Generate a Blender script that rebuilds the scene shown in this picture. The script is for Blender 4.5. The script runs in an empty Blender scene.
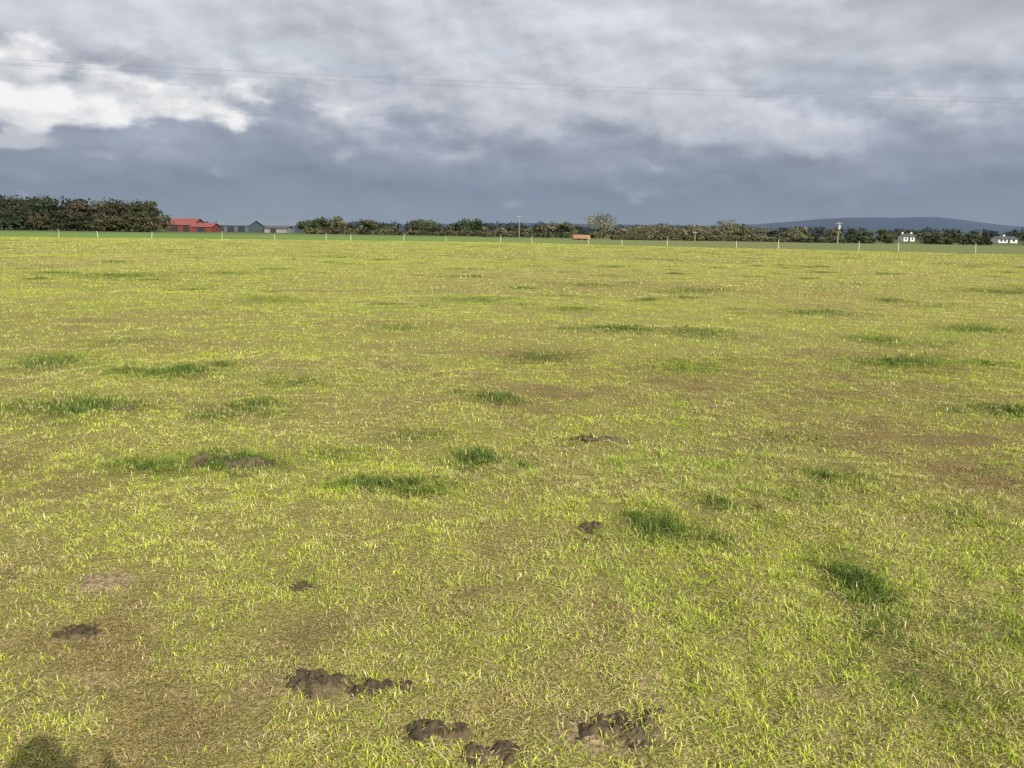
import bpy, math, random, bmesh
import numpy as np
from mathutils import Matrix, Vector

rng = np.random.default_rng(11)
random.seed(5)
scene = bpy.context.scene
COL = scene.collection

# ------------------------------------------------------------------ camera
CAM_H = 1.6
F = 852.0
PITCH = math.radians(10.15)
ROLL = math.radians(0.8)
R = (Matrix.Rotation(math.pi/2 - PITCH, 3, 'X') @ Matrix.Rotation(ROLL, 3, 'Z'))
cam_d = bpy.data.cameras.new("camera")
cam = bpy.data.objects.new("camera", cam_d)
COL.objects.link(cam)
cam.matrix_world = Matrix.Translation((0, 0, CAM_H)) @ R.to_4x4()
cam_d.sensor_width = 36.0
cam_d.lens = 36.0*F/1024.0
cam_d.clip_end = 30000
cam_d.clip_start = 0.05
scene.camera = cam
scene.view_settings.view_transform = 'Standard'
scene.view_settings.look = 'None'
scene.view_settings.exposure = 0

def pixel_to_ground(u, v):
    """image pixel cast through the camera -> metres on the flat ground plane"""
    d = R @ Vector((u-512, 384-v, -F))
    t = CAM_H/(-d.z)
    return (d.x*t, d.y*t)

# ------------------------------------------------------------------ noise
def vnoise(x, y, seed=0):
    xi = np.floor(x).astype(np.int64); yi = np.floor(y).astype(np.int64)
    fx = x-xi; fy = y-yi
    fx = fx*fx*(3-2*fx); fy = fy*fy*(3-2*fy)
    def h(a, b):
        k = (a*374761393 + b*668265263 + seed*974634777) & 0xffffffff
        k = ((k ^ (k >> 13))*1274126177) & 0xffffffff
        k = k ^ (k >> 16)
        return k/4294967295.0
    a = h(xi, yi); b = h(xi+1, yi); c = h(xi, yi+1); d = h(xi+1, yi+1)
    return (a*(1-fx)+b*fx)*(1-fy)+(c*(1-fx)+d*fx)*fy

def fbm(x, y, seed=0, o=4):
    s = 0; a = 0.5; t = 0
    for i in range(o):
        s = s+a*vnoise(x*2**i+i*17.3, y*2**i-i*9.1, seed+i*13); t += a; a *= 0.5
    return s/t

def sstep(a, b, x):
    t = np.clip((x-a)/(b-a), 0, 1)
    return t*t*(3-2*t)

# ------------------------------------------------------------------ field layout (metres; listed tuft and patch centres are image pixels)
FENCE = [(-150, 100), (-75, 113), (-2, 128), (54, 85), (90, 58)]
def fence_y(x):
    return np.interp(x, [p[0] for p in FENCE], [p[1] for p in FENCE])

T = [(180,371,.42,.40,1.),(78,405,.65,.48,.9),(250,403,.34,.42,.75),(215,412,.25,.3,.7),(150,469,.42,.22,.75),(235,463,.36,.26,.95),
     (385,487,.40,.17,.95),(478,458,.23,.25,.95),(497,396,.30,.30,.9),(660,534,.22,.22,1.),(855,588,.12,.34,.9),(838,482,.2,.22,.75),
     (622,331,.6,.6,1.),(700,334,.6,.7,.75),(720,508,.15,.12,.75),(415,434,.25,.22,.6),(335,452,.25,.2,.5),(600,440,.25,.15,.45),
     (545,357,.4,.5,.7),(905,364,.7,.6,.7),(880,342,.7,.7,.6),(975,329,.7,.7,.7),(45,362,.35,.7,.7),(885,640,.14,.22,.5),
     (1010,412,.4,.35,.75),(690,368,.5,.6,.5),(590,545,.12,.1,.5),(800,500,.2,.2,.45),(300,592,.08,.06,.5),(955,520,.15,.2,.35),
     (120,343,.4,.5,.5),(290,380,.35,.4,.5),(790,440,.3,.2,.4),(820,312,.9,.9,.7),(470,300,.9,.9,.6),(1000,292,1.3,1.1,.7),
     (930,690,.2,.25,.4),(1000,640,.25,.25,.35),(590,285,1.,1.,.7),(700,290,1.,1.,.7),(400,330,.5,.6,.5),(270,300,.9,.9,.5),(120,275,1.4,1.2,.7)]
tufts = []
for (u, v, a, b, s) in T:
    x, y = pixel_to_ground(u, v)
    tufts.append((x, y, a, b, s, random.uniform(-.4, .4)))
    for q in range(2):
        k = random.uniform(.25, .5)
        tufts.append((x+random.uniform(-1.5, 1.5)*a, y+random.uniform(-1.3, 1.3)*b, a*k, b*k, s*random.uniform(.4, .85), 0))
for i in range(600):
    y = 16+ (random.random()**0.8)*107
    x = random.uniform(-.75, .75)*y
    sz = random.uniform(.15, .7)*(0.7+y/100)
    tufts.append((x, y, sz, sz*random.uniform(.5, 1.3), random.uniform(.4, 1.), random.uniform(-1.5, 1.5)))

B = [(105,590,.18,.17,1.),(85,705,.12,.12,.5),(10,480,.2,.2,.4),(20,545,.15,.2,.4),(575,662,.10,.08,.5),
     (600,738,.22,.13,.8),(350,702,.2,.08,.5),(80,637,.1,.06,.7),(190,640,.12,.1,.4),(500,745,.14,.07,.5),(120,740,.2,.1,.35)]
bares = []
for (u, v, a, b, s) in B:
    x, y = pixel_to_ground(u, v); bares.append((x, y, a, b, s, 0))
BR = [(760,385,3.6,2.0,.7),(930,430,2.2,1.2,.85),(580,365,2.2,1.6,.45),(1000,470,1.2,.8,.7),(840,405,2.2,1.2,.6),(60,318,3.,2.5,.25),
      (430,590,.9,.6,.3),(900,700,.8,.6,.2),(60,640,.8,.8,.45),(30,480,.8,.8,.4),(400,620,.8,.5,.3),(650,620,.6,.4,.25)]
browns = []
for (u, v, a, b, s) in BR:
    x, y = pixel_to_ground(u, v); browns.append((x, y, a, b, s, 0))

def blobs(lst, x, y, warp):
    out = np.zeros_like(x)
    for (cx, cy, a, b, s, r) in lst:
        k = 3*max(a, b)
        m = np.nonzero((np.abs(x-cx) < k) & (np.abs(y-cy) < k))[0]
        if len(m) == 0: continue
        dx = x[m]-cx; dy = y[m]-cy
        X = dx*math.cos(r)+dy*math.sin(r); Y = -dx*math.sin(r)+dy*math.cos(r)
        q = (X/a)**2+(Y/b)**2
        q = q*(0.02+2.*warp[m])
        out[m] = np.maximum(out[m], s*np.exp(-q*.95))
    return out

def field(x, y):
    w = .6*fbm(x*4, y*4, 3, 3)+.4*fbm(x*14, y*14, 4, 2)
    w2 = fbm(x*.9, y*.9, 9, 3)
    green = blobs(tufts, x, y, w)
    brown = blobs(browns, x, y, w2)
    bare = blobs(bares, x, y, w)
    big = fbm(x*.11+5, y*.11, 21, 3)
    mid = fbm(x*.7, y*.7, 33, 4)
    sm = fbm(x*2.6, y*2.6, 41, 3)
    dist = np.sqrt(x*x+y*y)
    dry = 0.33+0.7*(big-.5)+0.8*(mid-.5)+0.8*(sm-.5)+.10*sstep(14, 5, dist)
    brn = brown*(0.1+1.4*sm)+0.28*sstep(.54, .74, mid)*(.3+sm)*sstep(70, 6, dist)+.12*sstep(.53, .68, big)+.16*sstep(10, 3, dist)+.2*sstep(.54,.72,sm)*sstep(40, 8, dist)
    lush = .75*sstep(.47, .66, fbm(x*.55+31, y*.55+3, 55, 4)) + 0.45*np.exp(-((x-2.3)/1.5)**2-((y-3.6)/1.6)**2)
    bare = np.maximum(bare, sstep(.67, .80, fbm(x*3.6, y*3.6, 77, 4))*.5*sstep(16, 3, dist))
    return (np.clip(dry, 0.02, 1), np.clip(brn, 0, 1), np.clip(green, 0, 1.1), np.clip(bare, 0, 1), np.clip(lush, 0, 1))

def height(x, y):
    d = np.hypot(x, y)
    near = sstep(140, 60, d)
    z = (fbm(x*.25, y*.25, 61, 2)-.5)*.10 + (fbm(x*1.7, y*1.7, 62, 3)-.5)*.075*near
    z = z+(fbm(x*8, y*8, 63, 2)-.5)*.05*sstep(30, 8, d)
    return z

# ------------------------------------------------------------------ node helpers
def newmat(name):
    m = bpy.data.materials.new(name); m.use_nodes = True
    nt = m.node_tree; nt.nodes.clear()
    out = nt.nodes.new('ShaderNodeOutputMaterial')
    return m, nt, out
class NB:
    def __init__(s, nt): s.nt = nt
    def n(s, t, **k):
        nd = s.nt.nodes.new(t)
        for a, b in k.items(): setattr(nd, a, b)
        return nd
    def put(s, sock, v):
        if isinstance(v, bpy.types.NodeSocket): s.nt.links.new(v, sock)
        else: sock.default_value = v
    def math(s, op, a, b=0.0, c=None, clamp=False):
        nd = s.n('ShaderNodeMath', operation=op); nd.use_clamp = clamp
        s.put(nd.inputs[0], a); s.put(nd.inputs[1], b)
        if c is not None: s.put(nd.inputs[2], c)
        return nd.outputs[0]
    def mix(s, f, a, b, blend='MIX'):
        nd = s.n('ShaderNodeMix', data_type='RGBA', blend_type=blend)
        s.put(nd.inputs[0], f)
        for i, v in ((6, a), (7, b)):
            if isinstance(v, tuple) and len(v) == 3: v = v+(1,)
            s.put(nd.inputs[i], v)
        return nd.outputs[2]
    def attr(s, name, t='GEOMETRY'):
        nd = s.n('ShaderNodeAttribute', attribute_name=name, attribute_type=t)
        return nd
    def noise(s, vec, scale, detail=4, rough=.5, dist=0):
        nd = s.n('ShaderNodeTexNoise')
        if vec is not None: s.nt.links.new(vec, nd.inputs['Vector'])
        nd.inputs['Scale'].default_value = scale; nd.inputs['Detail'].default_value = detail
        nd.inputs['Roughness'].default_value = rough; nd.inputs['Distortion'].default_value = dist
        return nd.outputs[0]
    def mr(s, v, a, b, c=0., d=1., smooth=True):
        nd = s.n('ShaderNodeMapRange'); nd.interpolation_type = 'SMOOTHSTEP' if smooth else 'LINEAR'
        s.put(nd.inputs[0], v)
        for i, q in enumerate((a, b, c, d)): nd.inputs[i+1].default_value = q
        return nd.outputs[0]

def simple_mat(name, col, rough=.7, var=.12, scale=3., metallic=0.):
    m, nt, out = newmat(name); b = NB(nt)
    p = b.n('ShaderNodeBsdfPrincipled')
    tc = b.n('ShaderNodeTexCoord')
    nz = b.noise(tc.outputs['Object'], scale, 5, .6)
    c = b.mix(nz, tuple(x*(1-var*1.5) for x in col), tuple(min(1, x*(1+var*1.5)) for x in col))
    b.put(p.inputs['Base Color'], c); p.inputs['Roughness'].default_value = rough
    p.inputs['Metallic'].default_value = metallic
    nt.links.new(p.outputs[0], out.inputs[0])
    return m

# ------------------------------------------------------------------ mesh helper
def mesh_from(name, V, Fc, mat=None, attrs=None, link=True, smooth=False):
    """Fc: (n,k) array or list of (n,k) arrays"""
    me = bpy.data.meshes.new(name)
    V = np.asarray(V, dtype=np.float32)
    groups = Fc if isinstance(Fc, list) else [Fc]
    groups = [g for g in groups if len(g)]
    li = np.concatenate([g.astype(np.int32).ravel() for g in groups])
    tot = np.concatenate([np.full(len(g), g.shape[1], dtype=np.int32) for g in groups])
    st = np.concatenate([[0], np.cumsum(tot)[:-1]]).astype(np.int32)
    me.vertices.add(len(V)); me.vertices.foreach_set('co', V.ravel())
    me.loops.add(len(li)); me.loops.foreach_set('vertex_index', li)
    me.polygons.add(len(tot))
    me.polygons.foreach_set('loop_start', st)
    me.polygons.foreach_set('loop_total', tot)
    me.update(calc_edges=True)
    me.polygons.foreach_set('use_smooth', np.full(len(me.polygons), bool(smooth)))
    if attrs:
        for k2, (ty, arr) in attrs.items():
            a = me.attributes.new(k2, ty, 'POINT')
            key = {'FLOAT': 'value', 'INT': 'value', 'FLOAT_VECTOR': 'vector', 'FLOAT_COLOR': 'color'}[ty]
            a.data.foreach_set(key, np.asarray(arr, dtype=np.int32 if ty == 'INT' else np.float32).ravel())
    if mat: me.materials.append(mat)
    o = bpy.data.objects.new(name, me)
    if link: COL.objects.link(o)
    return o

# ------------------------------------------------------------------ ground sheet
front = np.radians(np.arange(-52, 52.01, .4)); back = np.radians(np.arange(56, 308.1, 4))
ang = np.concatenate([front, back])
rad = 0.4*1.011**np.arange(0, 600)
rad = np.concatenate([rad[rad < 139], 140*1.06**np.arange(0, 80)])
na, nr = len(ang), len(rad)
AA, RR = np.meshgrid(ang, rad)
X = (RR*np.sin(AA)).ravel(); Y = (RR*np.cos(AA)).ravel()
Z = height(X, Y)
i = np.arange(nr-1)[:, None]; j = np.arange(na)[None, :]
j2 = (j+1) % na
Fq = np.stack([i*na+j, i*na+j2, (i+1)*na+j2, (i+1)*na+j], -1).reshape(-1, 4)[:, ::-1]
dry, brn, grn, bare, lush = field(X, Y)
outf = (Y > fence_y(X)).astype(float)
outf = np.where(Y < 0, 0, outf)

gm, nt, out = newmat("pasture_soil_and_thatch"); b = NB(nt)
geo = b.n('ShaderNodeNewGeometry'); pos = geo.outputs['Position']
a_brn = b.attr('brn').outputs['Fac']; a_grn = b.attr('grn').outputs['Fac']
a_bare = b.attr('bare').outputs['Fac']; a_out = b.attr('outf').outputs['Fac']
n1 = b.noise(pos, 45, 4, .65); n3 = b.noise(pos, 170, 2, .6)
thatch = b.mix(b.mr(n1, .35, .65), (.30, .33, .06), (.54, .48, .17))
thatch = b.mix(b.mr(n3, .42, .62), thatch, (.17, .13, .05))
farm = b.n('ShaderNodeVectorMath', operation='LENGTH'); nt.links.new(pos, farm.inputs[0])
dist = farm.outputs['Value']
soil = b.mix(b.mr(n1, .3, .7), (.18, .125, .07), (.50, .38, .22))
brc = b.mix(b.mr(n3, .38, .6), (.34, .26, .11), (.12, .08, .035))
c = b.mix(b.math('MULTIPLY', a_brn, .8, clamp=True), thatch, brc)
c = b.mix(b.mr(b.math('ADD', a_bare, b.math('MULTIPLY', b.math('SUBTRACT', n1, .5), .8)), .25, .85), c, soil)
c = b.mix(b.math('MULTIPLY', a_grn, .9, clamp=True), c, (.06, .085, .02))
sepg = b.n('ShaderNodeSeparateXYZ'); nt.links.new(pos, sepg.inputs[0])
fc = b.mix(b.mr(sepg.outputs[0], -30., 40.), (.17, .26, .06), (.19, .21, .08))
fc = b.mix(b.mr(dist, 170., 300.), fc, (.095, .11, .05))
c = b.mix(a_out, c, fc)
p = b.n('ShaderNodeBsdfPrincipled'); b.put(p.inputs['Base Color'], c); p.inputs['Roughness'].default_value = .95
p.inputs['Specular IOR Level'].default_value = .1
bp = b.n('ShaderNodeBump'); bp.inputs['Strength'].default_value = 1.; bp.inputs['Distance'].default_value = .03
b.put(bp.inputs['Height'], n1)
nt.links.new(bp.outputs[0], p.inputs['Normal']); nt.links.new(p.outputs[0], out.inputs[0])

Vg = np.stack([X, Y, Z], 1)
cap_i = len(Vg)
Vg = np.vstack([Vg, [[0, 0, float(height(np.array([0.]), np.array([0.]))[0])]]])
ext = lambda a: np.append(a, a[0])
kk = np.arange(na)
cap = np.stack([np.full(na, cap_i), (kk+1) % na, kk], 1)
ground = mesh_from("ground", Vg, [Fq, cap], gm, dict(brn=('FLOAT', ext(brn)), grn=('FLOAT', ext(grn)),
                   bare=('FLOAT', ext(bare)), outf=('FLOAT', ext(outf))), smooth=True)

# ------------------------------------------------------------------ grass: every blade placed in the field
grass_mat, nt, out = newmat("grass_blades"); b = NB(nt)
gc = b.attr('col').outputs['Color']
p = b.n('ShaderNodeBsdfPrincipled'); b.put(p.inputs['Base Color'], gc); p.inputs['Roughness'].default_value = .75
p.inputs['Specular IOR Level'].default_value = .12
nt.links.new(p.outputs[0], out.inputs[0])

gV, gT, gQ, gC = [], [], [], []; goff = 0
def lerp(a, b_, t): return np.array(a)[None, :]*(1-t[:, None])+np.array(b_)[None, :]*t[:, None]
def mixc(A, B_, t): return A*(1-t[:, None])+B_*t[:, None]
def sow(y0, y1, dens, wid, hmul, per, sig, detail, slope=.66, pad=1.2):
    global goff
    wmax = slope*y1+pad
    nc = int((y1-y0)*2*wmax*dens/per)
    cy = y0+(y1-y0)*rng.random(nc); cx = (rng.random(nc)*2-1)*wmax
    m = np.abs(cx) < slope*cy+pad
    cx, cy = cx[m], cy[m]; nc = len(cx)
    d_, br_, g_, ba_, lu_ = field(cx, cy)
    thin = sstep(.52, .36, fbm(cx*7, cy*7, 91, 2))*.6*sstep(25, 8, cy)
    keep = (rng.random(nc) > ba_*1.05) & (cy < fence_y(cx)+.5) & (rng.random(nc) > br_*.15) & (rng.random(nc) > thin)
    cx, cy, d_, br_, g_, lu_ = [a[keep] for a in (cx, cy, d_, br_, g_, lu_)]; nc = len(cx)
    d_ = d_+rng.normal(0, .2, nc)
    g_ = np.clip(g_+rng.normal(0, .12, nc)*(g_ > .10), 0, 1.1)
    rep = np.full(nc, per) + (g_ > .35)*int(per*.9)
    ix = np.repeat(np.arange(nc), rep); n = len(ix)
    x = cx[ix]+rng.normal(0, sig, n); y = cy[ix]+rng.normal(0, sig, n)
    d_, br_, g_, lu_ = d_[ix], br_[ix], g_[ix], lu_[ix]
    rb, rc = rng.random(n), rng.random(n)
    thr = (d_+br_*.5)*(1-.85*np.clip(g_*1.1, 0, 1))
    t = np.clip((thr-rb)/.08+.5, 0, 1)
    caz = (rng.random(nc)*2*np.pi)[ix]
    az = caz+rng.normal(0, 1.1, n)
    tall = g_ > .35
    L = (.012+.042*rng.random(n)**1.6)*hmul*(1-.35*np.clip(br_, 0, 1))*(1+.4*lu_)
    L = np.where(tall, (.025+.075*rng.random(n))*(.15+.85*g_)*min(hmul, 1.25), L)
    L = L*(.75+.5*rng.random(nc))[ix]
    lean = np.radians(np.where(tall, 8+70*rng.random(n), 22+60*rng.random(n)**.7))
    flat = (t > .5) & (rng.random(n) < .5)
    lean = np.where(flat, np.radians(70+24*rng.random(n)), lean)
    w = wid*(.5+.8*rng.random(n))*np.where(tall, 1.1, 1.)
    z = height(x, y)+np.where(flat, .004+.014*rng.random(n), 0)
    d = np.stack([np.cos(az), np.sin(az)], 1); s = np.stack([-d[:, 1], d[:, 0]], 1)
    tw = rng.normal(0, .6, n)[:, None]; s = s*np.cos(tw)+d*np.sin(tw)
    S = np.concatenate([s, np.zeros((n, 1))], 1)*w[:, None]*.5
    base = np.stack([x, y, z-.004], 1)
    live = lerp((.29, .41, .035), (.70, .75, .09), rc)
    live = mixc(live, lerp((.16, .29, .028), (.40, .53, .06), rc), np.clip(lu_*.85, 0, 1))
    live = mixc(live, lerp((.05, .10, .018), (.155, .225, .04), rc), np.clip(g_*1.4, 0, 1))
    dead = mixc(lerp((.54, .44, .16), (.90, .82, .42), rc), lerp((.20, .125, .05), (.52, .38, .17), rc), np.clip(br_*.95, 0, 1))
    C = mixc(live, dead, t)*(.75+.45*rng.random(n))[:, None]*(.8+.4*rng.random(nc))[ix][:, None]
    l1 = lean*.55; l2 = np.minimum(lean*1.45, 1.75)
    l1 = np.where(flat, lean*.95, l1); l2 = np.where(flat, lean*1.05, l2)
    if detail:
        p1 = base+np.stack([d[:, 0]*np.sin(l1), d[:, 1]*np.sin(l1), np.cos(l1)], 1)*(L*.5)[:, None]
        p2 = p1+np.stack([d[:, 0]*np.sin(l2), d[:, 1]*np.sin(l2), np.cos(l2)], 1)*(L*.5)[:, None]
        V = np.stack([base-S*.8, base+S*.8, p1+S, p1-S, p2], 1).reshape(-1, 3)
        k = goff+np.arange(n)[:, None]*5
        gQ.append(k+np.array([[0, 1, 2, 3]])); gT.append(k+np.array([[3, 2, 4]]))
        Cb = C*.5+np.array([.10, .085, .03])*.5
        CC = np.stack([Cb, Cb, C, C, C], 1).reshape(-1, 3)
    else:
        tip = base+np.stack([d[:, 0]*np.sin(lean), d[:, 1]*np.sin(lean), np.cos(lean)], 1)*L[:, None]
        V = np.stack([base-S, base+S, tip], 1).reshape(-1, 3)
        k = goff+np.arange(n)[:, None]*3
        gT.append(k+np.array([[0, 1, 2]]))
        CC = np.stack([C, C, C], 1).reshape(-1, 3)
    goff += len(V); gV.append(V.astype(np.float32)); gC.append(CC.astype(np.float32))
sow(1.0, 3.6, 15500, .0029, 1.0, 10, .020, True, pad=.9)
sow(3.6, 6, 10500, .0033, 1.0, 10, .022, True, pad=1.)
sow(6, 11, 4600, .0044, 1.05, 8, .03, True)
sow(11, 22, 1400, .0080, 1.1, 6, .045, False)
sow(22, 50, 270, .019, 1.2, 5, .09, False)
sow(50, 131, 32, .060, 1.5, 3, .25, False)
Vc = np.concatenate(gV); Cc = np.concatenate(gC); Cc = np.concatenate([Cc, np.ones((len(Cc), 1), np.float32)], 1)
mesh_from("grass", Vc, [np.concatenate(gQ), np.concatenate(gT)], grass_mat, dict(col=('FLOAT_COLOR', Cc)))
del gV, gC, gQ, gT, Vc, Cc

# ------------------------------------------------------------------ dung / mud clods
dung_mat, nt, out = newmat("cow_dung"); b = NB(nt)
tc = b.n('ShaderNodeTexCoord'); n1 = b.noise(tc.outputs['Object'], 38, 6, .7); n2 = b.noise(tc.outputs['Object'], 9, 4, .6)
p = b.n('ShaderNodeBsdfPrincipled'); cdd = b.mix(b.mr(n1, .3, .7), (.06, .045, .026), (.17, .13, .075))
b.put(p.inputs['Base Color'], b.mix(b.mr(n2, .45, .65), cdd, (.22, .17, .095)))
p.inputs['Roughness'].default_value = .9
p.inputs['Specular IOR Level'].default_value = .2
bp = b.n('ShaderNodeBump'); bp.inputs['Strength'].default_value = 1.; bp.inputs['Distance'].default_value = .03; b.put(bp.inputs['Height'], n1)
nt.links.new(bp.outputs[0], p.inputs['Normal']); nt.links.new(p.outputs[0], out.inputs[0])
def dung(u, v, hw, hd, hz, seed, nl=8):
    cx, cy = pixel_to_ground(u, v)
    nn = 110
    g = np.linspace(-1.4, 1.4, nn); GX, GY = np.meshgrid(g*hw, g*hd)
    r_ = np.random.default_rng(seed)
    H = np.full(GX.shape, -1.)
    wq = fbm((GX+cx)*26, (GY+cy)*26, seed, 4)
    for k in range(nl):
        lx, ly = r_.uniform(-.8, .8)*hw, r_.uniform(-.55, .55)*hd; rr = r_.uniform(.3, .55)*min(hw, hd*1.4)
        q = 1-np.hypot(GX-lx, GY-ly)/(rr*(.35+1.3*wq))
        H = np.maximum(H, np.where(q > 0, np.clip(q, 0, 1)**.7, q)*hz*r_.uniform(.5, 1))
    H = H+(fbm((GX+cx)*45, (GY+cy)*45, seed+4, 3)-.5)*.035
    Zt = height(GX+cx, GY+cy)
    Zf = Zt+np.maximum(H, -.02)
    Vd = np.stack([GX.ravel(), GY.ravel(), Zf.ravel()], 1)
    i = np.arange(nn-1)[:, None]; j = np.arange(nn-1)[None, :]
    Q = np.stack([i*nn+j, i*nn+j+1, (i+1)*nn+j+1, (i+1)*nn+j], -1).reshape(-1, 4)
    hv = H.ravel()
    Q = Q[(hv[Q].max(1) > -.012)]
    o = mesh_from("cow_dung", Vd, Q, dung_mat, smooth=True); o.location = (cx, cy, .003)
dung(318, 690, .10, .08, .036, 1); dung(380, 692, .12, .05, .026, 2); dung(440, 736, .11, .05, .026, 3)
dung(605, 730, .15, .07, .016, 4, 10); dung(78, 637, .07, .06, .024, 5); dung(228, 466, .25, .14, .045, 6, 10)
dung(600, 442, .2, .1, .035, 7); dung(305, 592, .05, .04, .025, 8); dung(492, 752, .08, .04, .018, 9)
dung(112, 407, .25, .12, .03, 11); dung(592, 538, .06, .05, .025, 12)

# ------------------------------------------------------------------ trees
fol_mat, nt, out = newmat("foliage_and_bark"); b = NB(nt)
colA = b.attr('col').outputs['Color']
p = b.n('ShaderNodeBsdfPrincipled'); b.put(p.inputs['Base Color'], colA); p.inputs['Roughness'].default_value = .8
p.inputs['Specular IOR Level'].default_value = .1
nt.links.new(p.outputs[0], out.inputs[0])

def tube(p0, p1, r0, r1, k=5):
    p0 = np.array(p0, float); p1 = np.array(p1, float); d = p1-p0; d /= np.linalg.norm(d)+1e-9
    a = np.cross(d, [0.3, .9, .2]); a /= np.linalg.norm(a); c = np.cross(d, a)
    t = np.arange(k)*2*np.pi/k
    ringv = np.cos(t)[:, None]*a+np.sin(t)[:, None]*c
    V = np.concatenate([p0+ringv*r0, p1+ringv*r1])
    Fq = np.array([[i, (i+1) % k, k+(i+1) % k, k+i] for i in range(k)])
    return V, Fq

def tree_arrays(x, y, h, w, col, leaf=.4, nleaf=500, bush=False, bark=(.09, .075, .055), z0=0.):
    Vs, Fs, Cs = [], [], []; off = 0
    def add(V, Fq, C):
        nonlocal off
        Vs.append(V); Fs.append(Fq+off); Cs.append(C); off += len(V)
    th = h*(.15 if bush else .28)
    lean = rng.normal(0, .03*h, 2)
    top = np.array([lean[0], lean[1], h*.8])
    def bc(n): return np.tile(np.array(bark+(1,)), (n, 1))
    mid = np.array([lean[0]*.4, lean[1]*.4, th])
    V, Fq = tube((0, 0, -.2), mid, h*.028, h*.02); add(V, Fq, bc(len(V)))
    V, Fq = tube(mid, top, h*.02, h*.005); add(V, Fq, bc(len(V)))
    nl = 9
    cents = []
    for k in range(nl):
        a = k*2.4+rng.random(); q = rng.random()
        st = mid+(top-mid)*q*.6
        e = np.array([math.cos(a)*w*.5*rng.uniform(.35, .75), math.sin(a)*w*.5*rng.uniform(.35, .75), (.25 if bush else .36)*h+h*.45*rng.random()])
        V, Fq = tube(st, e, h*.011, h*.003, 4); add(V, Fq, bc(len(V)))
        cents.append((e, w*.5*rng.uniform(.35, .55), h*rng.uniform(.13, .23)))
    cents.append((top*np.array([1, 1, .98]), w*.28, h*.2)); cents.append((np.array([0, 0, h*.5]), w*.42, h*.3))
    if bush:
        for q in range(3): cents.append((np.array([rng.uniform(-.25, .25)*w, 0, h*.22]), w*.45, h*.24))
    n = nleaf
    ci_ = rng.integers(0, len(cents), n)
    C0 = np.array([c[0] for c in cents])[ci_]; rw = np.array([c[1] for c in cents])[ci_]; rh = np.array([c[2] for c in cents])[ci_]
    d = rng.normal(0, 1, (n, 3)); d /= np.linalg.norm(d, axis=1)[:, None]
    rr = rng.random(n)**.45*(1+.12*rng.normal(0, 1, n))
    P = C0+d*np.stack([rw, rw, rh], 1)*rr[:, None]
    P[:, 2] = np.clip(P[:, 2], .1, h*1.03)
    nrm = d+rng.normal(0, .4, (n, 3)); nrm /= np.linalg.norm(nrm, axis=1)[:, None]
    u = np.cross(nrm, rng.normal(0, 1, (n, 3))); u /= np.linalg.norm(u, axis=1)[:, None]
    v = np.cross(nrm, u)
    s = (leaf*(.5+.8*rng.random(n)))[:, None]*.5
    V = np.stack([P-u*s, P+v*s*.8, P+u*s, P-v*s*.8], 1).reshape(-1, 3)
    Fq = np.arange(n*4).reshape(-1, 4)
    lob = (0.7+.6*rng.random(len(cents)))[ci_]
    cc = np.array(col)[None, :]*(lob*(.9+.2*rng.random(n)))[:, None]
    cc = np.repeat(np.concatenate([cc, np.ones((n, 1))], 1), 4, 0)
    add(V, Fq, cc)
    V = np.concatenate(Vs); V[:, 0] += x; V[:, 1] += y; V[:, 2] += z0
    return V, np.concatenate(Fs), np.concatenate(Cs)

def build_trees(name, specs):
    Vs, Fs, Cs = [], [], []; off = 0
    for s in specs:
        V, Fq, C = tree_arrays(**s); Vs.append(V); Fs.append(Fq+off); Cs.append(C); off += len(V)
    V = np.concatenate(Vs)
    return mesh_from(name, V, np.concatenate(Fs), fol_mat, dict(col=('FLOAT_COLOR', np.concatenate(Cs))))

def bx(u, D): return D*(u-512)/866.
def px(n, D): return n*D/875.
def row(u0, u1, D, hpx0, hpx1, cols, step=.55, bush=False, leaf=None, nleaf=420, jitD=12, gap=0., wr=(.9, 1.3), skip=()):
    out = []; x = bx(u0, D); x1 = bx(u1, D); ph = random.random()*10
    while x < x1:
        k0 = float(fbm(np.array([x/px(45, D)+ph]), np.array([ph]), 5, 3)[0])
        h = px(hpx0+(hpx1-hpx0)*min(1, max(0, (k0-.25)*2+random.uniform(-.35, .35))), D); w = h*random.uniform(*wr)*(1.6 if bush else 1)
        c = random.choice(cols); k = random.uniform(.75, 1.15)
        uu = 512+866*x/D; hw_ = 866*w*.5/D
        clear = any(uu+hw_ > a and uu-hw_ < c2 for a, c2 in skip)
        if random.random() > gap and not clear:
            out.append(dict(x=x, y=D+random.uniform(-jitD, jitD), h=h, w=w, col=tuple(q*k for q in c), leaf=leaf or max(.5, D*.0024), nleaf=nleaf, bush=bush))
        x += w*step*random.uniform(.6, 1.3)
    return out
OL = [(.11, .11, .055), (.095, .10, .048), (.125, .11, .06)]
DK = [(.042, .054, .028), (.05, .057, .03), (.068, .066, .037)]
PALE = [(.17, .16, .095), (.15, .15, .085), (.165, .145, .095)]
GR = [(.055, .078, .036), (.065, .088, .04), (.095, .10, .05)]
HS = [(897, 917), (992, 1021)]
build_trees("woodland_trees", row(-160, 152, 262, 29, 36, DK+[(.08, .07, .042)], .45, leaf=.8, nleaf=1300, jitD=8, wr=(.9, 1.4))+row(-160, 156, 250, 16, 26, DK, .4, bush=True, leaf=.75, nleaf=800, jitD=4)
            +row(-160, 156, 275, 24, 30, DK, .4, bush=True, leaf=.9, nleaf=600, jitD=6))
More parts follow.
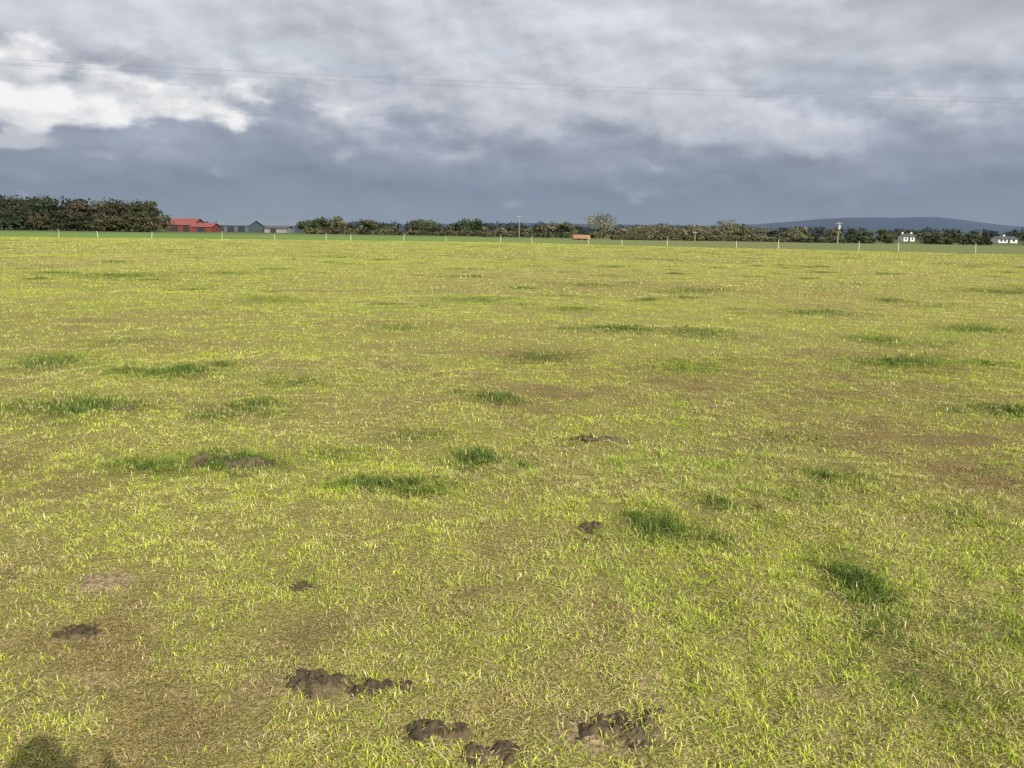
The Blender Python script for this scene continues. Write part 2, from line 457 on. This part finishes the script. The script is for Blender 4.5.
build_trees("hedgerow_trees", row(300, 480, 300, 9, 18, GR+OL, .95, bush=False, nleaf=700, gap=.2, wr=(1.1, 1.9), leaf=.7)+row(305, 480, 270, 3, 7, OL+DK, .5, bush=True, nleaf=350, gap=.12)
            +row(478, 615, 280, 8, 17, OL+PALE[:1], 1.05, bush=False, nleaf=700, gap=.2, wr=(1.1, 1.9), leaf=.65)+row(478, 610, 250, 3, 7, OL+DK, .5, bush=True, nleaf=350, gap=.12))
build_trees("hedgerow_trees", row(622, 792, 215, 8, 20, PALE, .7, bush=True, nleaf=900, jitD=8, leaf=.42)+row(630, 798, 240, 13, 24, PALE+OL[:1], 1., nleaf=900, leaf=.5, wr=(1.1, 1.7), gap=.1)
            +row(612, 798, 205, 4, 7, OL, .45, bush=True, nleaf=400, jitD=4, leaf=.4))
build_trees("hedge", row(796, 1120, 200, 4, 9, DK+GR, .5, bush=True, nleaf=450, jitD=4, gap=.15, leaf=.4, skip=HS)+row(800, 1150, 270, 6, 14, DK+GR+OL, .9, bush=True, nleaf=350, gap=.35, skip=HS)
            +row(800, 1120, 420, 8, 13, GR+OL, .9, bush=True, nleaf=300, gap=.4))
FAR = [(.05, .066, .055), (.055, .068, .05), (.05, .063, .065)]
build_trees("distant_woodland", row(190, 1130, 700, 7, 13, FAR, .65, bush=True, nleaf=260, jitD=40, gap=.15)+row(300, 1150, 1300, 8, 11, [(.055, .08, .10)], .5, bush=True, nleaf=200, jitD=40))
build_trees("ash_tree", [dict(x=bx(599, 205), y=205, h=px(29, 205), w=px(38, 205), col=(.19, .185, .14), leaf=.4, nleaf=1300, bark=(.2, .18, .14))])
build_trees("conifer_tree", [dict(x=bx(474, 262), y=262, h=px(19, 262), w=px(15, 262), col=(.035, .05, .02), leaf=.5, nleaf=700)])

# ------------------------------------------------------------------ hills
hm = simple_mat("haze_tinted_hill", (.048, .074, .13), .95, .15, .002)  # aerial haze is painted into the hill's blue base colour
def hill(name, D, prof, depth, mat, seed):
    us = np.linspace(prof[0][0], prof[-1][0], 160); hp = np.interp(us, [q[0] for q in prof], [q[1] for q in prof])
    hp = hp+(fbm(us*.03, us*0, seed, 4)-.5)*1.3*np.clip(hp/6, 0, 1)
    rows = []; ts = np.linspace(-1, 1, 15)
    for tt in ts:
        y = D+tt*depth; f = math.cos(tt*math.pi/2)**1.2
        xs = D*(us-512)/866.
        rows.append(np.stack([xs, np.full_like(xs, y)+fbm(us*.02, us*0+tt, seed, 2)*200, hp*D/875.*f+(fbm(us*.06, us*0+tt*6, seed+3, 4)-.5)*8*f-6], 1))
    V = np.concatenate(rows); n = 160
    i = np.arange(14)[:, None]; j = np.arange(n-1)[None, :]
    Q = np.stack([i*n+j, i*n+j+1, (i+1)*n+j+1, (i+1)*n+j], -1).reshape(-1, 4)
    mesh_from(name, V, Q, mat, smooth=True)
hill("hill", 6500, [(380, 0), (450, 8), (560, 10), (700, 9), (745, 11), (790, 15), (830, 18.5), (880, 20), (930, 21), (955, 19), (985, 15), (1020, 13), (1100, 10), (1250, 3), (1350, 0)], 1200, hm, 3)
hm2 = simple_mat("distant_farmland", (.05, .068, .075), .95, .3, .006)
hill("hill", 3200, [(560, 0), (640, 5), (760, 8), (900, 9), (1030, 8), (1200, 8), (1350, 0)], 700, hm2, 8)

# ------------------------------------------------------------------ farm buildings
def box(bm, x0, x1, y0, y1, z0, z1):
    vs = [bm.verts.new(c) for c in ((x0,y0,z0),(x1,y0,z0),(x1,y1,z0),(x0,y1,z0),(x0,y0,z1),(x1,y0,z1),(x1,y1,z1),(x0,y1,z1))]
    for f in ((0,3,2,1),(4,5,6,7),(0,1,5,4),(1,2,6,5),(2,3,7,6),(3,0,4,7)): bm.faces.new([vs[q] for q in f])
def obj_bm(name, bm, mat, parent):
    me = bpy.data.meshes.new(name); bm.normal_update(); bm.to_mesh(me); bm.free(); me.materials.append(mat)
    o = bpy.data.objects.new(name, me); COL.objects.link(o); o.parent = parent; return o
def building(name, u0, u1, D, eave, ridge, depth, wallm, roofm, openings, dark, rotz=0., chim=None):
    W = bx(u1, D)-bx(u0, D); e = bpy.data.objects.new(name, None); COL.objects.link(e)
    e.location = ((bx(u0, D)+bx(u1, D))/2, D+depth/2, 0); e.rotation_euler[2] = rotz
    w = W/2; d = depth/2
    bm = bmesh.new(); box(bm, -w, w, -d, d, -.4, eave)
    for s in (-1, 1):
        a = bm.verts.new((s*w, -d, eave)); b2 = bm.verts.new((s*w, d, eave)); c2 = bm.verts.new((s*w, 0, ridge-.05)); bm.faces.new((a, b2, c2))
    obj_bm("walls", bm, wallm, e)
    bm = bmesh.new(); ov = .35
    for s in (-1, 1):
        sl = (ridge-eave)/d
        ed = s*(d+ov); ez = eave-sl*ov
        q = [(-w-ov, 0, ridge), (w+ov, 0, ridge), (w+ov, ed, ez), (-w-ov, ed, ez)]
        top = [bm.verts.new((a, b_, c_+.12)) for a, b_, c_ in q]; bot = [bm.verts.new((a, b_, c_+.01)) for a, b_, c_ in q]
        bm.faces.new(top); bm.faces.new(bot[::-1])
        for k in range(4): bm.faces.new((top[k], bot[k], bot[(k+1) % 4], top[(k+1) % 4]))
    obj_bm("roof", bm, roofm, e)
    for k, (fx, ww, z0, z1) in enumerate(openings):
        bm = bmesh.new(); xx = -w+fx*2*w
        box(bm, xx-ww/2, xx+ww/2, -d-.05, -d-.003, z0, z1); obj_bm("opening_%d" % k, bm, dark, e)
    if chim:
        for k, fx in enumerate(chim):
            bm = bmesh.new(); xx = -w+fx*2*w; box(bm, xx-.3, xx+.3, -.3, .3, ridge-.6, ridge+.6); obj_bm("chimney_%d" % k, bm, wallm, e)
    return e
red = simple_mat("red_sheeting", (.26, .065, .055), .7, .15, .5)
redw = simple_mat("red_cladding", (.17, .04, .035), .8, .25, .8)
slate = simple_mat("grey_fibre_cement", (.15, .19, .235), .7, .15, .3)
slate2 = simple_mat("dark_slate", (.07, .075, .085), .6, .15, .3)
wallg = simple_mat("shed_cladding", (.08, .11, .13), .8, .2, .4)
concrete = simple_mat("concrete_wall", (.25, .24, .22), .9, .2, .7)
brick = simple_mat("brick_wall", (.30, .17, .11), .9, .2, 1.2)
white = simple_mat("white_render", (.68, .68, .64), .8, .05, .6)
darkm = simple_mat("dark_opening", (.03, .03, .035), .6, .1, 1.)
terr = simple_mat("terracotta_roof", (.36, .19, .11), .8, .2, .8)
building("red_barn", 164, 190, 298, 2.3, 4.4, 14, redw, red, [(.3, 2.6, 0, 2.0), (.75, 2.2, 0, 1.9)], darkm)
building("red_barn", 188, 209, 292, 1.7, 2.9, 9, redw, red, [(.5, 2.6, 0, 1.5)], darkm)
building("cattle_shed", 211, 246, 315, 2.4, 4.2, 18, wallg, slate, [(.2, 2.5, 0, 2.0), (.5, 2.5, 0, 2.0), (.8, 2.5, 0, 2.0)], darkm)
building("cattle_shed", 243, 292, 336, 2.5, 4.6, 18, wallg, slate, [(.15, 3, 0, 2.1), (.4, 3, 0, 2.1), (.65, 3, 0, 2.1), (.88, 2, 0, 2.1)], darkm)
building("cattle_shed", 262, 284, 300, 1.5, 2.3, 8, concrete, slate2, [(.4, 2, 0, 1.3)], darkm)
building("cottage", 573, 587, 175, .45, 1.0, 4, brick, terr, [(.3, .5, .05, .38), (.7, .5, .05, .38)], darkm)
building("farmhouse", 902, 913, 320, 1.8, 2.7, 5, white, slate2, [(.2, .6, .6, 1.3), (.5, .7, 0, 1.5), (.8, .6, .6, 1.3)], darkm, chim=[.1, .9])
building("farmhouse", 997, 1016, 300, 1.4, 2.2, 6, white, slate2, [(.15, .8, .5, 1.1), (.35, .8, .5, 1.1), (.55, .8, 0, 1.2), (.8, .8, .5, 1.1)], darkm, chim=[.5])

# ------------------------------------------------------------------ poles, fence, wires
wood = simple_mat("weathered_pole_wood", (.30, .27, .22), .85, .2, 4)
porc = simple_mat("galvanised_metal", (.55, .57, .58), .5, .08, 5)
plast = simple_mat("white_plastic_post", (.68, .68, .63), .5, .08, 8)
cable = simple_mat("cable", (.20, .20, .22), .6, .05, 2)
def arrmesh(name, parts, mat, parent=None):
    Vs, Fs = [], []; off = 0
    for V, Fq in parts: Vs.append(V); Fs.append(Fq+off); off += len(V)
    o = mesh_from(name, np.concatenate(Vs), np.concatenate(Fs), mat); o.parent = parent; return o
def pole(x, y, h, r=.12, arm=1.2, trans=False):
    e = bpy.data.objects.new("utility_pole", None); COL.objects.link(e); e.location = (x, y, 0)
    arrmesh("pole", [tube((0, 0, -.3), (0, 0, h), r, r*.7, 8)], wood, e)
    bm = bmesh.new(); box(bm, -arm/2, arm/2, -.16, -.09, h-.45, h-.3); obj_bm("crossarm", bm, wood, e)
    ins = [tube((q, -.125, h-.3), (q, -.125, h-.08), .05, .03, 6) for q in (-arm*.42, 0, arm*.42)]
    arrmesh("insulators", ins, porc, e)
    if trans:
        arrmesh("transformer", [tube((.0, -.38, h-1.6), (0, -.38, h-.7), .25, .25, 10), tube((0, -.38, h-.7), (0, -.38, h-.66), .25, .02, 10)], porc, e)
for (u, top, D, tr_, r_) in [(836, 14, 190, True, .15), (693, 3, 190, False, .12), (517, 16, 230, False, .11), (664, 8, 420, False, .13), (359, 4, 300, False, .11)]:
    pole(bx(u, D), D, 1.6+px(top, D), r=r_, trans=tr_)
pA, pB = (-62, 35.5), (62, 54.0)
for q in (pA, pB): pole(q[0], q[1], 10.3, arm=1.8)
wires = []
for off, zz in ((-.75, 10.1), (.75, 10.1)):
    P0 = np.array([pA[0], pA[1]+off, zz]); P1 = np.array([pB[0], pB[1]+off, zz]); prev = None
    for k in range(41):
        t_ = k/40; q = P0*(1-t_)+P1*t_; q[2] -= 1.3*4*t_*(1-t_)
        if prev is not None: wires.append(tube(prev, q, .0045, .0045, 4))
        prev = q
arrmesh("overhead_power_line", wires, cable)
posts, fw = [], []
pl = []
for k in range(len(FENCE)-1):
    p0 = np.array(FENCE[k], float); p1 = np.array(FENCE[k+1], float); L = np.linalg.norm(p1-p0); n = max(1, int(L/6.5))
    for q in range(n): pl.append(p0+(p1-p0)*((q+random.uniform(-.3, .3))/n if q else 0))
pl.append(np.array(FENCE[-1], float))
tops = []
for q in pl:
    z = float(height(np.array([q[0]]), np.array([q[1]]))[0]); h = random.uniform(.7, 1.05)
    lx = random.uniform(-.1, .1); r0 = random.uniform(.026, .044)
    posts.append(tube((q[0], q[1], z-.1), (q[0]+lx, q[1], z+h), r0, r0*.8, 6)); posts.append(tube((q[0]+lx, q[1], z+h), (q[0]+lx, q[1], z+h+.05), r0*1.2, .01, 6))
    tops.append(np.array([q[0]+lx, q[1], z+h]))
fe = bpy.data.objects.new("electric_fence", None); COL.objects.link(fe)
arrmesh("posts", posts, plast, fe)
for a, c_ in zip(tops[:-1], tops[1:]):
    for dz in (-.08, -.4):
        fw.append(tube(a+[0, 0, dz], c_+[0, 0, dz], .004, .004, 3))
arrmesh("wires", fw, cable, fe)

# ------------------------------------------------------------------ person taking the picture (stands behind the lens, casts the corner shadow)
jack = simple_mat("dark_jacket_cloth", (.04, .05, .08), .9, .2, 20)
skinm = simple_mat("skin", (.5, .3, .22), .6, .05, 10)
def skinned(name, J, E, mat, parent, sub=2):
    me = bpy.data.meshes.new(name); me.from_pydata([j[:3] for j in J], E, []); o = bpy.data.objects.new(name, me); COL.objects.link(o)
    o.parent = parent; me.materials.append(mat)
    md = o.modifiers.new("skin", 'SKIN')
    for k, j in enumerate(J):
        me.skin_vertices[0].data[k].radius = (j[3], j[3] if len(j) < 5 else j[4])
    me.skin_vertices[0].data[0].use_root = True
    o.modifiers.new("sub", 'SUBSURF').render_levels = sub
    return o
per = bpy.data.objects.new("person", None); COL.objects.link(per); per.location = (0, -.36, 0)
J = [(0,0,.95,.15,.12),(0,0,1.15,.15,.11),(0,0,1.35,.17,.12),(0,0,1.46,.09,.08),
     (.19,0,1.42,.065),(.22,.10,1.18,.048),(.10,.28,1.36,.036),(-.19,0,1.42,.065),(-.22,.10,1.18,.048),(-.10,.28,1.36,.036),
     (.10,0,.88,.10),(.12,.03,.50,.065),(.13,0,.10,.045),(.14,.14,.04,.04),(-.10,0,.88,.10),(-.12,.03,.50,.065),(-.13,0,.10,.045),(-.14,.14,.04,.04)]
E = [(0,1),(1,2),(2,3),(2,4),(4,5),(5,6),(2,7),(7,8),(8,9),(0,10),(10,11),(11,12),(12,13),(0,14),(14,15),(15,16),(16,17)]
skinned("body", J, E, jack, per)
J = [(0,.0,1.44,.055),(0,.01,1.53,.055),(0,.02,1.62,.085,.095),(0,.01,1.70,.08,.09),(0,.0,1.75,.05)]
skinned("head", J, [(0,1),(1,2),(2,3),(3,4)], skinm, per)
for s in (1, -1):
    J = [(s*.10,.28,1.36,.03),(s*.08,.30,1.42,.03,.016),(s*.07,.31,1.46,.028,.014)]
    E = [(0,1),(1,2)]
    for k in range(4):
        a = len(J); J += [(s*(.068-.004*k),.32,1.475+.018*k-.02,.009),(s*(.045-.003*k),.325,1.49+.018*k-.02,.008)]; E += [(2,a),(a,a+1)]
    a = len(J); J += [(s*.055,.31,1.43,.01),(s*.04,.315,1.46,.009)]; E += [(1,a),(a,a+1)]
    skinned("hand", J, E, skinm, per, 1)

# ------------------------------------------------------------------ light & sky
SUN_EL, SUN_AZ = math.radians(29), math.radians(152)
sd = Vector((math.sin(SUN_AZ)*math.cos(SUN_EL), math.cos(SUN_AZ)*math.cos(SUN_EL), math.sin(SUN_EL)))
L = bpy.data.lights.new("sun", 'SUN'); L.energy = 5.0; L.angle = math.radians(.5); L.color = (1, .955, .83)
lo = bpy.data.objects.new("sun", L); COL.objects.link(lo); lo.rotation_euler = sd.to_track_quat('Z', 'Y').to_euler(); lo.location = (20, -40, 30)

w = bpy.data.worlds.new("World"); scene.world = w; w.use_nodes = True; nt = w.node_tree; nt.nodes.clear(); b = NB(nt)
try: w.cycles.sampling_method = 'NONE'
except Exception as ex: print(ex)
out = b.n('ShaderNodeOutputWorld')
sky = b.n('ShaderNodeTexSky', sky_type='NISHITA'); sky.sun_disc = False; sky.sun_elevation = SUN_EL; sky.sun_rotation = SUN_AZ
bg1 = b.n('ShaderNodeBackground'); nt.links.new(sky.outputs[0], bg1.inputs[0]); bg1.inputs[1].default_value = .15
tc = b.n('ShaderNodeTexCoord'); g = tc.outputs['Generated']
sep = b.n('ShaderNodeSeparateXYZ'); nt.links.new(g, sep.inputs[0])
az = b.math('DEGREES', b.math('ARCTAN2', sep.outputs[0], sep.outputs[1])); el = b.math('DEGREES', b.math('ARCSINE', sep.outputs[2]))
def stretched(zs, off=(0, 0, 0)):
    mp = b.n('ShaderNodeMapping'); mp.inputs['Scale'].default_value = (1, 1, zs); mp.inputs['Location'].default_value = off
    nt.links.new(g, mp.inputs[0]); return mp.outputs[0]
nA = b.noise(stretched(2.6), 4.5, 5, .5, .0); nA2 = b.noise(stretched(2.6, (.012, -.004, .03)), 4.5, 3, .5, .0)
nC = b.noise(stretched(1.8), 11., 7, .52, .1); nC2 = b.noise(stretched(1.8, (.009, 0, .018)), 11., 5, .52, .1)
relief = b.math('SUBTRACT', nA, nA2)
reliefC = b.math('SUBTRACT', nC, nC2)
def gauss(a0, e0, wa, we):
    A = b.math('POWER', b.math('ABSOLUTE', b.math('DIVIDE', b.math('SUBTRACT', az, a0), wa)), 2.)
    E_ = b.math('POWER', b.math('ABSOLUTE', b.math('DIVIDE', b.math('SUBTRACT', el, e0), we)), 2.)
    return b.math('EXPONENT', b.math('MULTIPLY', b.math('ADD', A, E_), -1.))
elw = b.math('ADD', el, b.math('MULTIPLY', b.math('SUBTRACT', nA, .5), 8.))
elw = b.math('ADD', elw, b.math('MULTIPLY', b.math('SUBTRACT', nC, .5), 3.))
f = b.mr(elw, 0., 30., 0., 1., False)
rp = b.n('ShaderNodeValToRGB'); nt.links.new(f, rp.inputs[0]); cr = rp.color_ramp
stops = [(0., (.26, .315, .39)), (.09, (.235, .285, .365)), (.17, (.30, .345, .43)), (.26, (.43, .47, .55)), (.38, (.58, .61, .67)), (.6, (.64, .66, .71)), (1., (.60, .61, .64))]
while len(cr.elements) < len(stops): cr.elements.new(.5)
for e_, (q, c_) in zip(cr.elements, stops): e_.position = q; e_.color = c_+(1,)
base = rp.outputs[0]
gain = b.math('ADD', 1., b.math('MULTIPLY', relief, 1.1))
gain = b.math('ADD', gain, b.math('MULTIPLY', reliefC, .8))
amt = b.mr(el, 1., 8., .25, 1.)
gain = b.math('ADD', 1., b.math('MULTIPLY', b.math('SUBTRACT', gain, 1.), amt))
gv = b.n('ShaderNodeVectorMath', operation='SCALE'); nt.links.new(base, gv.inputs[0]); b.put(gv.inputs['Scale'], gain)
cl = gv.outputs[0]
dk = b.math('MULTIPLY', b.math('ADD', gauss(26., 13.5, 11., 2.2), b.math('MULTIPLY', gauss(9, 16, 10, 1.4), 1.)), b.mr(nA, .35, .58))
cl = b.mix(b.math('MULTIPLY', dk, .8), cl, (.32, .34, .39))
pf = b.math('ADD', gauss(-8., 8.2, 14., 2.2), gauss(14., 7.8, 12., 2.2)); pf = b.math('ADD', pf, gauss(-6, 12.5, 22, 2.5))
pm = b.mr(b.math('ADD', b.math('MULTIPLY', pf, .16), b.math('ADD', b.math('MULTIPLY', nC, .65), b.math('MULTIPLY', nA, .35))), .54, .68)
pm = b.math('MULTIPLY', pm, b.mr(el, 3., 8., .12, 1.))
pc = b.mix(b.math('ADD', .6, b.math('MULTIPLY', reliefC, 2.8), clamp=True), (.40, .43, .50), (.72, .73, .77))
cl = b.mix(b.math('MULTIPLY', pm, .65), cl, pc)
m = b.math('ADD', gauss(-27., 7.4, 9., 1.9), b.math('MULTIPLY', gauss(-31., 9.5, 5, 2.0), .6))
m = b.math('ADD', m, b.math('MULTIPLY', gauss(-17., 7.2, 5, 1.4), .6))
cm = b.mr(b.math('ADD', b.math('MULTIPLY', m, .42), b.math('MULTIPLY', nC, 1.)), .69, .84)
wh = b.math('ADD', .64, b.math('MULTIPLY', reliefC, 4.0), clamp=True)
whc = b.mix(wh, (.46, .49, .55), (.94, .94, .93))
cl = b.mix(b.math('MULTIPLY', cm, .92), cl, whc)
m2 = b.math('ADD', gauss(-29., 4.6, 2., .45), b.math('MULTIPLY', gauss(-25.5, 4.1, 1.6, .4), .6))
cl = b.mix(b.math('MULTIPLY', b.mr(b.math('ADD', b.math('MULTIPLY', m2, .38), nC), .60, .85), .65), cl, (.60, .62, .67))
bg2 = b.n('ShaderNodeBackground'); nt.links.new(cl, bg2.inputs[0]); bg2.inputs[1].default_value = 1.
gap = b.math('ADD', b.math('MULTIPLY', gauss(-22, 15.2, 5, 1.3), 1.2), b.math('MULTIPLY', gauss(-1, 11.2, 1.8, .5), .55))
gap = b.mr(b.math('ADD', gap, b.math('MULTIPLY', b.math('SUBTRACT', nC, .5), .8)), .3, .8)
mx = b.n('ShaderNodeMixShader'); b.put(mx.inputs[0], b.math('MULTIPLY', gap, .6))
nt.links.new(bg2.outputs[0], mx.inputs[1]); nt.links.new(bg1.outputs[0], mx.inputs[2]); nt.links.new(mx.outputs[0], out.inputs[0])
